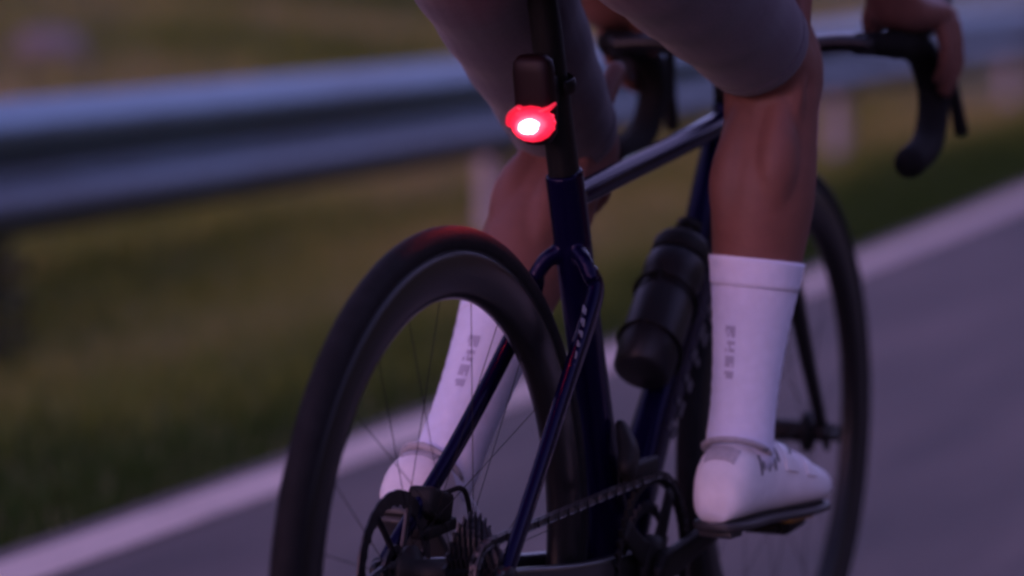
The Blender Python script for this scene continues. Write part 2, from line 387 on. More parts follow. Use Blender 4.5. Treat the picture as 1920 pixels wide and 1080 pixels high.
# marks on the right stay shoulder and the down tube flank (too small to read in the photograph)
def marks(name, mt, p0, p1, out, n, wid, parent, seed, gap=.35):
    rnd = random.Random(seed); p0, p1, out = V(p0), V(p1), V(out).normalized(); T = (p1-p0); L = T.length; T.normalize(); Wd = T.cross(out).normalized(); bm = B()
    for i in range(n):
        c = p0+T*(L*(i+.5)/n); ln = L/n*(1-gap)
        for j in range(2):
            w = wid*rnd.uniform(.3, .5); o = Wd*(wid*(j-.5)*.6)
            M = Matrix((T*ln*rnd.uniform(.35, 1), Wd*w, out*.0006)).transposed()
            box(bm, c+o, (1, 1, 1), rot=M)
    return obj(name, bm, mt, parent, smooth=False)
marks('down_tube_lettering', GREYD, (.0212, .545, .392), (.0212, .745, .582), (1, 0, 0), 8, .024, frame, 3)
marks('stay_lettering', GREY, (.0405, .262, .578), (.0475, .215, .512), (1, -.1, 0), 6, .008, frame, 5)
# --- fork
bm = B()
tube(bm, [(0, .848, .587, .026, .027), (0, .856, .612, .024, .026)], k=2)
for s in (-1, 1):
    tube(bm, [(s*.012, .850, .600, .016, .020), (s*.036, .868, .585, .012, .019), (s*.046, .895, .535, .0105, .016), (s*.0515, .940, .435, .009, .0115), (s*.055, .985, .345, .0075, .009)], n=2.3, round_ends=True)
fork = obj('fork', remesh(bm, .0028, 4), CARB, bike)
for s in (-1, 1):
    bm = B(); disc(bm, (s*.0575, WB, .34), .012, .016, 20); obj('dropout', bm, BLK, fork)
bm = B(); rod(bm, (-.067, WB, .34), (.070, WB, .34), .006); disc(bm, (.070, WB, .34), .0105, .012, 16)
tube(bm, [(.074, WB, .34, .004, .006), (.078, WB-.03, .340, .004, .006), (.080, WB-.062, .347, .004, .008)], round_ends=True, k=3)
rod(bm, (.060, WB-.004, .34), (.060, WB+.004, .318), .007, .004)
obj('thru_axle', bm, BLK, fork)
# --- wheels
def wheel(y, rear):
    w = empty('rear_wheel' if rear else 'front_wheel', (0, y, .34)); w.parent = bike
    bm = B(); tp = [(.0142*math.cos(a), RW-.0145+.0145*math.sin(a)) for a in [2*math.pi*i/20 for i in range(20)]]
    lathe(bm, tp, N=160); obj('tyre', bm, RUB, w)
    d = .050
    rp = [(-.0115, RW-.022), (-.0135, RW-.032), (-.0142, RW-.046), (-.0125, RW-.062), (-.0075, RW-.022-d+.003), (0, RW-.022-d), (.0075, RW-.022-d+.003), (.0125, RW-.062), (.0142, RW-.046), (.0135, RW-.032), (.0115, RW-.022)]
    bm = B(); lathe(bm, rp, N=160); obj('rim', bm, RIMM, w)
    bm = B(); hp = [(-.066 if rear else -.05, .009), (-.045, .010), (-.040, .026), (-.034, .027), (-.030, .014), (.016 if rear else .03, .014), (.020 if rear else .034, .027), (.025 if rear else .04, .026), (.030 if rear else .044, .012), (.066 if rear else .05, .009)]
    lathe(bm, hp, N=32, closed=False); obj('hub', bm, BLK, w)
    n = 24; rin = RW-.022-d+.002; sm = None
    for i in range(n):
        a = 2*math.pi*i/n; s = 1 if i % 2 else -1; cr_ = (1 if (i//2) % 2 else -1)*.9
        p = V(((.022 if rear else .037) if s > 0 else -.037, .025*math.cos(a+cr_), .025*math.sin(a+cr_))); q = V((0, rin*math.cos(a), rin*math.sin(a)))
        bm = B(); rod(bm, p, q, .00045, N=5); obj('spoke', bm, BLK, w)
    # brake rotor
    rr = .080 if rear else .080; x = -.0535 if rear else -.045
    bm = B(); N = 96; vs = []
    for i in range(N):
        a = 2*math.pi*i/N; ro = rr*(1-.012*(i % 4 == 0)); ri = rr-.015-.0025*(i % 4 == 2)
        vs.append([bm.verts.new((x+dx, r*math.cos(a), r*math.sin(a))) for dx, r in ((-.001, ri), (-.001, ro), (.001, ro), (.001, ri))])
    for i in range(N):
        A, C = vs[i], vs[(i+1) % N]
        for j in range(4): bm.faces.new((A[j], A[(j+1) % 4], C[(j+1) % 4], C[j]))
    for i in range(6):
        a = 2*math.pi*i/6; rod(bm, (x, .018*math.cos(a-.5), .018*math.sin(a-.5)), (x, (rr-.012)*math.cos(a), (rr-.012)*math.sin(a)), .0035, N=6)
    lathe(bm, [(x-.002, .017), (x-.002, .026), (x+.002, .026), (x+.002, .017)], N=32)
    hard(obj('brake_rotor', bm, STEEL, w))
    if rear:
        bm = B(); teeth = [30, 27, 25, 23, 21, 19, 17, 15, 14, 13, 12, 11]
        for k, t in enumerate(teeth):
            sprocket(bm, .0285+k*.00305, t, .0016, inner=.016 if t < 17 else .02)
        hard(obj('cassette', bm, STEEL, w))
        bm = B(); rod(bm, (.027, 0, 0), (.066, 0, 0), .0145, N=20); obj('freehub', bm, BLK, w)
    return w
def sprocket(bm, x, T, th, inner=.02, cy=0., cz=0., arms=0):
    P = .0127; r = P/(2*math.sin(math.pi/T)); vs = []; n = T*4
    for i in range(n):
        a = 2*math.pi*i/n; ro = r+(-.0042, -.001, .0036, -.001)[i % 4]
        ri = inner if not arms else r-.010
        vs.append([bm.verts.new((x+dx, cy+q*math.cos(a), cz+q*math.sin(a))) for dx, q in ((-th/2, ri), (-th/2, ro), (th/2, ro), (th/2, ri))])
    for i in range(n):
        A, C = vs[i], vs[(i+1) % n]
        for j in range(4): bm.faces.new((A[j], A[(j+1) % 4], C[(j+1) % 4], C[j]))
    return r
rw = wheel(0, True); fwl = wheel(WB, False)
# --- crankset
CRA = R(9.3)   # right crank: forward, slightly up
cs = empty('crankset', BBP); cs.parent = bike
bm = B(); R52 = sprocket(bm, .0455, 50, .004, arms=1); hard(obj('chainring', bm, BLK, cs))
bm = B(); sprocket(bm, .038, 34, .003, arms=1); hard(obj('chainring', bm, STEEL, cs))
bm = B()
for i in range(4):
    a = CRA+R(45)+i*math.pi/2
    tube(bm, [(.050, 0, 0, .004, .022), (.0485, .045*math.cos(a), .045*math.sin(a), .0035, .014), (.0475, .094*math.cos(a), .094*math.sin(a), .003, .012)], k=4, n=2.6)
lathe(bm, [(.043, .028), (.043, .036), (.053, .034), (.053, .004)], N=40, closed=False)
obj('spider', bm, BLK, cs)
bm = B(); rod(bm, (-.062, 0, 0), (.056, 0, 0), .0125, N=20); obj('spindle', bm, STEEL, cs)
PEDR = V((.126, BBP.y+.171*math.cos(CRA), BBP.z+.171*math.sin(CRA))); PEDL = V((-.126, BBP.y-.171*math.cos(CRA), BBP.z-.171*math.sin(CRA)))
for s in (1, -1):
    d = V((0, math.cos(CRA), math.sin(CRA)))*s; bm = B()
    tube(bm, [(s*.062, -d.y*.016, -d.z*.016, .008, .012), (s*.062, 0, 0, .009, .018), (s*.066, d.y*.06, d.z*.06, .0075, .0145), (s*.071, d.y*.13, d.z*.13, .007, .013), (s*.073, d.y*.171, d.z*.171, .0075, .0145), (s*.073, d.y*.184, d.z*.184, .006, .010)], n=2.8, round_ends=True)
    obj('crank_arm', bm, BLK, cs)
    p = empty('pedal', (s*.073, d.y*.171, d.z*.171)); p.parent = cs
    bm = B(); rod(bm, (0, 0, 0), (s*.03, 0, 0), .0065); obj('pedal_axle', bm, STEEL, p)
    tilt = Matrix.Rotation(R(2) if s > 0 else R(-40), 3, 'X')
    bm = B(); box(bm, V((s*.055, 0, .0)), (.056, .066, .019), rot=tilt, bev=.006); box(bm, V((s*.055, 0, 0))+tilt @ V((0, -.036, .0)), (.040, .012, .013), rot=tilt, bev=.004)
    box(bm, V((s*.053, 0, 0))+tilt @ V((0, .03, .009)), (.046, .016, .008), rot=tilt, bev=.002)
    obj('pedal_body', bm, BLK, p)
# --- chain: upper and lower runs, rear mech
def arc_pts(c, r, a0, a1, n): return [(c[0]+r*math.cos(a0+(a1-a0)*i/n), c[1]+r*math.sin(a0+(a1-a0)*i/n)) for i in range(n+1)]
HUB = (0, .34); RC = .0127/(2*math.sin(math.pi/17)); JP = (-.004, .258); TP = (.062, .215); RJ = .0235
XC = .0475
path = arc_pts((BBP.y, BBP.z), R52, R(93), R(-88), 30)                       # around the front of the chainring
path += arc_pts(TP, RJ, R(-75), R(-185), 8)
path += arc_pts(JP, RJ, R(-10), R(75), 8)[:1] + arc_pts(JP, RJ, R(0), R(100), 8)
path += arc_pts(HUB, RC, R(250), R(85), 18)
path.append(path[0])
# resample at half-inch pitch
pts = [V((0, *p)) for p in path]; seg = [0]
for a, b in zip(pts, pts[1:]): seg.append(seg[-1]+(b-a).length)
def at(s):
    for i in range(len(seg)-1):
        if seg[i+1] >= s: return pts[i].lerp(pts[i+1], (s-seg[i])/max(1e-9, seg[i+1]-seg[i]))
    return pts[-1]
bm = B(); nl = int(seg[-1]/.0127)
for i in range(nl):
    a = at(i*.0127); b = at((i+1)*.0127); m = (a+b)/2; ang = math.atan2(b.z-a.z, b.y-a.y); rot = Matrix.Rotation(ang, 3, 'X'); w = .0030 if i % 2 else .0022
    for s in (-1, 1): box(bm, m+V((XC+s*w, 0, 0)), (.0010, .0172, .0078), rot=rot, bev=.0018, seg=1)
    rod(bm, a+V((XC-.003, 0, 0)), a+V((XC+.003, 0, 0)), .0038, N=8)
hard(obj('chain', bm, CHAINM, bike))
rd = empty('rear_derailleur', (.055, .0, .305)); rd.parent = bike
def rdp(o): o.parent = rd; o.location = V(o.location)-V((.055, 0, .305)); return o
for c in (JP, TP):
    bm = B(); sprocket(bm, XC, 11, .003, inner=.004, cy=c[0], cz=c[1]); hard(rdp(obj('pulley_wheel', bm, BLK)))
for s in (-.006, .007):
    bm = B(); tube(bm, [(XC+s, JP[0]-.006, JP[1]+.014, .0012, .016), (XC+s, (JP[0]+TP[0])/2, (JP[1]+TP[1])/2, .0012, .013), (XC+s, TP[0]+.006, TP[1]-.010, .0012, .015)], k=4, n=2.4, round_ends=True); rdp(obj('cage_plate', bm, BLK))
bm = B(); tube(bm, [(.066, -.004, .322, .010, .013), (.070, -.006, .300, .016, .020), (.068, .010, .275, .016, .020), (.060, .004, .256, .012, .016)], k=5, n=2.8, round_ends=True); rdp(obj('derailleur_body', bm, BLK))
bm = B(); tube(bm, [(.030, seat_y(.44)+.005, .43, .006, .010), (.040, seat_y(.41)-.01, .408, .010, .016), (.045, seat_y(.40)-.03, .392, .010, .014)], k=4, n=3, round_ends=True)
box(bm, (.0455, .40, BBP.z+.112), (.010, .085, .018), bev=.003); box(bm, (.036, .40, BBP.z+.104), (.0022, .080, .030), bev=.001)
obj('front_derailleur', bm, BLK, bike)
# --- brake caliper at the rear rotor
bm = B(); box(bm, (-.056, .088, .392), (.030, .052, .030), rot=Matrix.Rotation(R(-18), 3, 'X'), bev=.006); box(bm, (-.058, .10, .365), (.020, .07, .014), bev=.004)
tube(bm, [(-.05, .105, .40, .0028, .0028), (-.040, .135, .398, .0028, .0028), (-.038, .150, .345, .0028, .0028)], k=8, N=8)
obj('brake_caliper', bm, BLK, bike)
bm = B(); box(bm, (-.052, .952, .405), (.024, .045, .032), rot=Matrix.Rotation(R(20), 3, 'X'), bev=.006); obj('brake_caliper', bm, BLK, bike)
# --- seatpost and saddle
bm = B(); tube(bm, [(0, seat_y(.69), .69, .0145, .019), (0, seat_y(.80), .80, .0145, .019), (0, seat_y(.905), .905, .0145, .018), (0, seat_y(.925)-.005, .925, .015, .022)], n=2.6, N=20); box(bm, (0, seat_y(.92)-.01, .925), (.05, .055, .016), bev=.005)
for s in (-1, 1): tube(bm, [(s*.05, .06, .940, .0035, .0035), (s*.022, .14, .928, .0035, .0035), (s*.022, .25, .928, .0035, .0035), (s*.006, .34, .945, .0035, .0035)], k=6, N=8)
obj('seatpost', bm, BLK, bike)
bm = B(); tube(bm, [(0, .055, .955, .030, .012), (0, .075, .956, .066, .014), (0, .12, .955, .070, .015), (0, .19, .951, .045, .016), (0, .26, .950, .024, .016), (0, .33, .950, .020, .014), (0, .345, .947, .014, .010)], n=2.6, N=24)
obj('saddle', bm, BLK, bike)
# --- cockpit
CY = .028
bm = B(); tube(bm, [(0, .803, .765, .019, .021), (0, .797, .795, .018, .020)], k=3); tube(bm, [(0, .785, .800, .018, .015), (0, .84+CY, .822, .018, .016)], k=4, n=3)
obj('stem', bm, BLK, bike)
HW = .181
bm = B()
pt = [(-HW+.012, .818, .828), (-.12, .826, .830), (-.05, .836, .823), (0, .840, .820), (.05, .836, .823), (.12, .826, .830), (HW-.012, .818, .828)]
tube(bm, [(*p, .020, .0115) for p in pt], side=V((0, 1, 0)), k=6, n=2.4)
hb = obj('handlebar', bm, CARB, bike); hb.location = (0, CY, 0)
for s in (-1, 1):
    bm = B()
    tube(bm, [(s*(HW-.035), .820, .829, .016, .014), (s*(HW-.008), .828, .829, .0165, .0155), (s*(HW+.001), .850, .829, .0185, .0185), (s*(HW+.001), .895, .827, .0185, .0185), (s*(HW+.001), .955, .814, .0195, .0195), (s*(HW+.003), .990, .780, .0195, .0195), (s*(HW+.006), .990, .742, .0195, .0195), (s*(HW+.008), .955, .703, .0195, .0195), (s*(HW+.010), .880, .686, .0195, .0195)], side=V((.3*s, 0, 1)) if False else V((1, 0, 0.02)), k=6, round_ends=True)
    obj('bar_tape', bm, TAPE, hb)
    bm = B()
    tube(bm, [(s*HW, .865, .836, .017, .017), (s*HW, .905, .844, .0195, .021), (s*HW, .960, .856, .0205, .023), (s*HW, 1.008, .868, .0185, .020), (s*HW, 1.036, .885, .016, .018), (s*HW, 1.044, .908, .013, .013)], k=6, n=2.3, round_ends=True)
    obj('brake_hood', bm, BLK, hb)
    bm = B(); tube(bm, [(s*(HW+.002), 1.032, .862, .007, .012), (s*(HW+.004), 1.052, .825, .007, .010), (s*(HW+.008), 1.062, .775, .008, .009), (s*(HW+.014), 1.084, .713, .010, .008)], k=6, round_ends=True)
    obj('brake_lever', bm, BLK, hb)
# --- bottle cage
ba = V((0, .624, .490)); dtd = V((0, .70, .714)).normalized(); dtn = V((0, -.714, .70)).normalized()
bc = ba+dtn*.064   # bottle axis mid point
bm = B()
for s in (-1, 1):
    e = V((s, 0, 0))
    for q in (-.07, .0):
        pts_ = [bc+dtd*q-dtn*.040, bc+dtd*(q+.01)+e*.028-dtn*.026, bc+dtd*(q+.02)+e*.0365+dtn*.004, bc+dtd*(q+.025)+e*.024+dtn*.0275, bc+dtd*(q+.03)+e*.002+dtn*.0365]
        tube(bm, [(*p, .0016, .0032) for p in pts_], side=dtd, k=6, N=8)
box(bm, bc-dtn*.041, (.026, .13, .006), rot=Matrix.Rotation(math.atan2(dtd.z, dtd.y), 3, 'X'), bev=.002)
obj('bottle_cage', bm, BLK, bike)

LM = Matrix.Rotation(LEAN, 4, 'Y')
# ------------------------------------------------------------------ water bottle
bot = empty('water_bottle', LM @ bc, label='black water bottle standing in the cage on the down tube', category='bottle'); bot.rotation_euler = (0, LEAN, 0)
BOT = mat('bottle_plastic', (.010, .010, .012), .42, spec=.35)
bz = Matrix.Rotation(math.atan2(dtd.z, dtd.y)-math.pi/2, 3, 'X')
def turned(prof, N=40):
    bm = B(); rings = [[bz @ V((r*math.cos(2*math.pi*i/N), r*math.sin(2*math.pi*i/N), h)) for i in range(N)] for h, r in prof]; return loft(bm, rings)
obj('bottle_body', turned([(-.090, .028), (-.085, .0335), (-.05, .0350), (.012, .0350), (.022, .0325), (.036, .0325), (.044, .0350), (.062, .0350), (.070, .0325), (.074, .030)]), BOT, bot)
hard(obj('bottle_cap', turned([(.0745, .0325), (.078, .0335), (.092, .0335), (.100, .029), (.106, .017)]), BLK, bot))
hard(obj('bottle_nozzle', turned([(.1065, .011), (.118, .0105), (.120, .0145), (.128, .0145), (.132, .009)]), BLK, bot))

# ------------------------------------------------------------------ tail light on the seatpost
HOUS = mat('red_smoked_housing', (.011, .003, .004), .5, spec=.25)
def emis(name, col, st):
    m = bpy.data.materials.new(name); m.use_nodes = True; b = m.node_tree.nodes['Principled BSDF']
    b.inputs['Base Color'].default_value = (.3, .01, .02, 1); b.inputs['Emission Color'].default_value = (*col, 1); b.inputs['Emission Strength'].default_value = st; b.inputs['Roughness'].default_value = .3
    return m
TL = V((0, seat_y(.79)-.052, .790))
tl = empty('tail_light', LM @ TL, label='glowing red bicycle tail light strapped to the black seatpost', category='tail light')
tl.rotation_euler = (R(10), LEAN, 0)
bm = B()
rings = [ring(V((0, .004, h)), V((1, 0, 0)), V((0, 1, 0)), a, b, n=3.2, N=28) for h, a, b in ((-.047, .006, .006), (-.045, .013, .010), (-.036, .019, .013), (-.01, .0215, .014), (.030, .0215, .0135), (.040, .020, .0125), (.046, .015, .009), (.047, .008, .005))]
loft(bm, rings); obj('light_housing', bm, HOUS, tl)
bm = B(); box(bm, (0, .026, .005), (.026, .022, .03), bev=.004); tube(bm, [(-.021, .030, .005, .008, .002), (-.022, .055, .005, .008, .002), (0, .078, .005, .008, .002), (.022, .055, .005, .008, .002), (.021, .030, .005, .008, .002)], side=V((0, 0, 1)), k=6, N=8)
obj('strap_mount', bm, BLK, tl)
def lens_mat():
    m = bpy.data.materials.new('lit_red_lens'); m.use_nodes = True; n = m.node_tree; b = n.nodes['Principled BSDF']
    b.inputs['Base Color'].default_value = (.12, .006, .010, 1); b.inputs['Roughness'].default_value = .3
    tc = n.nodes.new('ShaderNodeTexCoord'); mp = n.nodes.new('ShaderNodeMapping'); mp.vector_type = 'TEXTURE'
    mp.inputs['Location'].default_value = (.0015, -.018, -.0225); mp.inputs['Rotation'].default_value = (0, R(-14), 0); mp.inputs['Scale'].default_value = (.0112, .030, .0076)
    ln = n.nodes.new('ShaderNodeVectorMath'); ln.operation = 'LENGTH'
    nz = n.nodes.new('ShaderNodeTexNoise'); nz.inputs['Scale'].default_value = 120; nz.inputs['Detail'].default_value = 3
    ad = n.nodes.new('ShaderNodeMath'); ad.operation = 'MULTIPLY_ADD'; ad.inputs[1].default_value = .45; n.links.new(nz.outputs[0], ad.inputs[0])
    sb = n.nodes.new('ShaderNodeMath'); sb.operation = 'SUBTRACT'; sb.inputs[1].default_value = .20
    n.links.new(tc.outputs['Object'], mp.inputs[0]); n.links.new(mp.outputs[0], ln.inputs[0]); n.links.new(ln.outputs['Value'], ad.inputs[2]); n.links.new(tc.outputs['Object'], nz.inputs['Vector']); n.links.new(ad.outputs[0], sb.inputs[0])
    r = n.nodes.new('ShaderNodeValToRGB'); r.color_ramp.interpolation = 'EASE'; e = r.color_ramp.elements
    r2_ = n.nodes.new('ShaderNodeMapRange'); r2_.inputs[1].default_value = 0; r2_.inputs[2].default_value = 3.2; n.links.new(sb.outputs[0], r2_.inputs[0]); n.links.new(r2_.outputs[0], r.inputs[0])
    e[0].position = 0; e[0].color = (1, .060, .058, 1); e[1].position = 1; e[1].color = (.0016, .00003, .0001, 1)
    for p, c in ((.24, (.60, .030, .032)), (.36, (.016, .0004, .0008)), (.56, (.0044, .00006, .00022)), (.75, (.0024, .00003, .00011))):
        k = e.new(p); k.color = (*c, 1)
    n.links.new(r.outputs[0], b.inputs['Emission Color']); b.inputs['Emission Strength'].default_value = 55
    return m
LENS = lens_mat()
bm = B()
rings = [ring(V((0, -.0085-d, -.022)), V((1, 0, 0)), V((0, 0, 1)), a, b, n=2.1, N=48) for d, a, b in ((-.006, .0225, .018), (.003, .0235, .0188), (.008, .0205, .0165), (.0105, .017, .0125), (.0135, .012, .0085), (.0150, .006, .004))]
# moulded ribs round the rim
for j, r_ in enumerate(rings[:3]):
    for i in range(48):
        if i % 3 == 0: r_[i] = r_[i]+(r_[i]-V((0, r_[i].y, -.022)))*(.02 if 4 < i < 44 else .05)
loft(bm, rings)
tube(bm, [(-.012, -.012, -.008, .004, .006), (-.022, -.010, -.015, .004, .006), (-.026, -.008, -.022, .003, .005)], side=V((0, 1, 0)), k=5, round_ends=True)
tube(bm, [(.010, -.014, -.010, .003, .0045), (.020, -.012, -.006, .003, .003), (.027, -.010, -.001, .002, .0018)], side=V((0, 1, 0)), k=5, round_ends=True)
obj('red_lens', bm, LENS, tl)

# ------------------------------------------------------------------ rider
SKIN = mat('skin', (.18, .076, .058), .55, spec=.35, noise_amt=.10, noise_scale=30, bump=.12, bump_scale=120)
SHORT = mat('lycra_shorts', (.062, .052, .073), .8, spec=.25, noise_amt=.15, noise_scale=300, sheen=.25, bump=.15, bump_scale=500)
SOCK = mat('white_sock', (.76, .78, .93), .9, spec=.2, bump=.35, bump_scale=600, noise_amt=.04, noise_scale=80)
SHOE = mat('white_shoe', (.76, .74, .76), .5, spec=.4, noise_amt=.08, noise_scale=40)
SHOEG = mat('shoe_grey_panel', (.42, .41, .44), .55, noise_amt=.1, noise_scale=200, bump=.3, bump_scale=700)
SOLE = mat('shoe_sole', (.03, .03, .033), .5)
CLEAT = mat('yellow_cleat', (.38, .20, .03), .5)
DARKM = mat('sock_print', (.44, .43, .56), .9)
def unit(v): return v.normalized()
X = V((1, 0, 0))
CALF = [(0, .050, .052, .050), (.10, .051, .047, .053), (.2, .054, .041, .060), (.30, .057, .038, .066), (.40, .0555, .036, .064), (.52, .049, .034, .055), (.65, .041, .032, .047), (.78, .0355, .030, .039), (.9, .033, .030, .036), (1., .034, .034, .037)]
THIGH = [(0, .078, .080, .100), (.15, .077, .080, .092), (.35, .071, .077, .080), (.55, .065, .070, .068), (.75, .058, .061, .056), (.9, .053, .056, .050), (1., .050, .053, .049)]
def limb(a, b, table, fwd, off=0., t0=0., t1=1., n=24, N=28, side=X, extra=None):
    a, b = V(a), V(b); T = unit(b-a); F = unit(fwd-T*fwd.dot(T)); Sd = unit(side-T*side.dot(T)-F*side.dot(F)); out = []
    tb = cr(table, 6)
    for i in range(n+1):
        t = t0+(t1-t0)*i/n
        for p, q in zip(tb, tb[1:]):
            if p[0] <= t <= q[0]+1e-9: break
        k = (t-p[0])/max(1e-9, q[0]-p[0]); w, f, bk = (p[j]+(q[j]-p[j])*k for j in (1, 2, 3))
        o = off+(extra(t) if extra else 0)
        out.append(ring(a.lerp(b, t), Sd, F, w+o, f+o, bk+o, N=N))
    return out
HIP = {1: V((.112, .180, 1.005)), -1: V((-.068, .185, 1.005))}
KNEE = {1: V((.150, .545, .808)), -1: V((-.096, .552, .722))}
ANK = {1: V((.128, .486, .405)), -1: V((-.116, .250, .402))}
FWD = V((0, 1, .35))
body = B()
for s in (1, -1):
    loft(body, limb(HIP[s], KNEE[s], THIGH, V((0, .5, 1))))
    loft(body, limb(KNEE[s], ANK[s], CALF, V((0, 1, 0))))
    K, A = KNEE[s], ANK[s]; T = (A-K).normalized(); F = (V((0, 1, 0))-T*T.y).normalized(); Sd = T.cross(F); Sd = Sd if Sd.x > 0 else -Sd
    for q, t0, t1, mid in ((-s*.024, .07, .50, .30), (s*.024, .05, .44, .25)):
        tube(body, [(*(K+T*(.41*t0)-F*.034+Sd*q*.7), .012, .012), (*(K+T*(.41*mid)-F*.042+Sd*q), .025, .026), (*(K+T*(.41*t1)-F*.036+Sd*q*.8), .012, .012)], k=5, round_ends=True)
    for q in (-.034, .034): tube(body, [(*(K-T*.09-F*.030+Sd*q*.9), .012, .012), (*(K-F*.036+Sd*q*1.05), .011, .012), (*(K+T*.07-F*.028+Sd*q), .010, .010)], k=4, round_ends=True)
    k = KNEE[s]; tube(body, [(k.x, k.y-.01, k.z+.035, .046, .044), (k.x, k.y+.008, k.z, .0495, .050), (k.x, k.y, k.z-.04, .047, .045)], k=4, round_ends=True)
TORSO = [(0, .215, .962, .07, .06), (0, .190, .985, .13, .10), (0, .165, 1.02, .165, .118), (0, .165, 1.08, .165, .115), (0, .205, 1.155, .148, .104), (0, .275, 1.235, .142, .102), (0, .365, 1.310, .160, .108), (0, .445, 1.365, .176, .105), (0, .505, 1.405, .160, .085), (0, .545, 1.435, .09, .06)]
tube(body, TORSO, k=5, N=36, round_ends=True)
tube(body, [(0, .535, 1.425, .062, .060), (0, .585, 1.490, .053, .055), (0, .615, 1.535, .055, .058)], k=4, N=24)
# head, nose, ears
bmh = bmesh.ops.create_uvsphere(body, u_segments=24, v_segments=18, radius=1)['verts']
HC = V((0, .650, 1.580)); HM = Matrix.Translation(HC) @ Matrix.Rotation(R(-12), 4, 'X')
for v in bmh:
    c = v.co.copy(); jaw = 1-.25*max(0, -c.z)
    v.co = HM @ V((c.x*.076*jaw, c.y*.097+(.012 if c.z < -.3 and c.y > 0 else 0), c.z*.112))
tube(body, [tuple(HM @ V((0, .088, .018)))+(.008, .010), tuple(HM @ V((0, .104, -.018)))+(.013, .012), tuple(HM @ V((0, .092, -.034)))+(.012, .009)], k=3, round_ends=True)
for s in (1, -1): tube(body, [tuple(HM @ V((s*.076, -.005, .022)))+(.006, .014), tuple(HM @ V((s*.080, -.008, -.006)))+(.007, .016), tuple(HM @ V((s*.074, .002, -.030)))+(.005, .009)], k=3, round_ends=True)
tube(body, [tuple(HM @ V((-.024, .088, -.062)))+(.006, .005), tuple(HM @ V((0, .097, -.063)))+(.008, .007), tuple(HM @ V((.024, .088, -.062)))+(.006, .005)], side=V((0, 0, 1)), k=3, round_ends=True)
# arms and hands on the hoods
SH = {s: V((s*.180, .475, 1.370)) for s in (1, -1)}
ELB = {s: V((s*.238, .695, 1.105)) for s in (1, -1)}
WRI = {s: V((s*.184, .838, .905)) for s in (1, -1)}
for s in (1, -1):
    a, e, w = SH[s], ELB[s], WRI[s]; m = a.lerp(e, .45); f = e.lerp(w, .35)
    tube(body, [(*a.lerp(V((0, .45, 1.36)), .3), .06, .06), (*a, .058, .060), (*m, .046, .048), (*e, .039, .040), (*f, .041, .040), (*e.lerp(w, .75), .031, .029), (*w, .028, .021)], k=6, N=20, round_ends=True)
    # palm
    q = [(s*.184, .842, .898, .029, .024), (s*.184, .872, .873, .036, .027), (s*.188, .915, .866, .039, .025), (s*.195, .952, .866, .038, .019)]
    tube(body, q, k=4, N=16, round_ends=True)
    fy = [.932, .953, .973, .990]; fl = [.82, .96, 1.0, .9]; fr = [.0078, .0086, .009, .0088]
    for i in range(4):
        y0, L, r = fy[i], fl[i], fr[i]
        P = [(s*.196, y0-.012, .872), (s*.215, y0, .862), (s*.2215, y0+.012, .864-.044*L), (s*.217, y0+.026, .864-.076*L), (s*.206, y0+.040, .864-.098*L)]
        tube(body, [(*p, r*k_, r*k_) for p, k_ in zip(P, (1.15, 1.1, 1.0, .95, .85))], side=V((0, 1, 0)), k=4, N=12, round_ends=True)
    T_ = [(s*.166, .862, .880, .016, .015), (s*.150, .884, .856, .0125, .0125), (s*.145, .908, .834, .0105, .0105), (s*.149, .934, .818, .009, .0085)]
    tube(body, T_, side=V((0, 1, 0)), k=4, N=12, round_ends=True)
# feet inside the shoes
FOOT = {}
def foot_frame(s):
    if s > 0: H = V((.126, .404, .3215)); p = R(-3); yaw = R(4)
    else: H = V((-.120, .134, .372)); p = R(-38); yaw = R(-4)
    d = V((math.sin(yaw)*math.cos(p), math.cos(yaw)*math.cos(p), math.sin(p))); sd = unit(X-d*X.dot(d)); u = unit(sd.cross(d))
    return H, d, sd, u
SHOET = [(0, .016, .030, .016), (.03, .026, .058, .0), (.10, .033, .082, 0), (.20, .0345, .090, 0), (.32, .0335, .092, 0), (.42, .036, .088, 0), (.55, .042, .077, 0), (.68, .0465, .064, 0), (.80, .0465, .053, 0), (.90, .041, .044, 0), (.96, .029, .031, 0), (1.0, .010, .016, 0)]
FL = .262
for s in (1, -1):
    H, d, sd, u = foot_frame(s); a = ANK[s]
    rg = []
    for t, w, h, _ in cr(SHOET, 3):
        if .05 < t < .97: c = H+d*(t*FL)+u*(h*.5); rg.append(ring(c, sd, u, w*.82, h*.42, N=16))
    loft(body, rg)
    tube(body, [(*a, .033, .036), (*(H+d*.072+u*.062), .030, .038)], k=3, N=16)
person = obj('person', remesh(body, .0042, 3), SKIN, label='cyclist in dark shorts and white socks pedalling the road bicycle, hand on the brake hood', category='person')
person.rotation_euler = (0, LEAN, 0)
# --- shorts
bm = B()
for s in (1, -1): loft(bm, limb(HIP[s], KNEE[s], THIGH, V((0, .5, 1)), off=.0065, t0=-.0, t1=.95 if s < 0 else .86, extra=lambda t: .0012*math.sin(t*34) if t < .8 else 0))
tube(bm, [(x, y, z, a+.008, b+.008) for x, y, z, a, b in TORSO[:5]], k=5, N=36, round_ends=True)
obj('shorts', remesh(bm, .0042, 4), SHORT, person)
for s in (1, -1):
    t1 = .95 if s < 0 else .86
    bm = B(); loft(bm, limb(HIP[s], KNEE[s], THIGH, V((0, .5, 1)), off=.0072, t0=t1-.045, t1=t1-.002, n=6)); obj('leg_gripper', bm, SHORT, person)
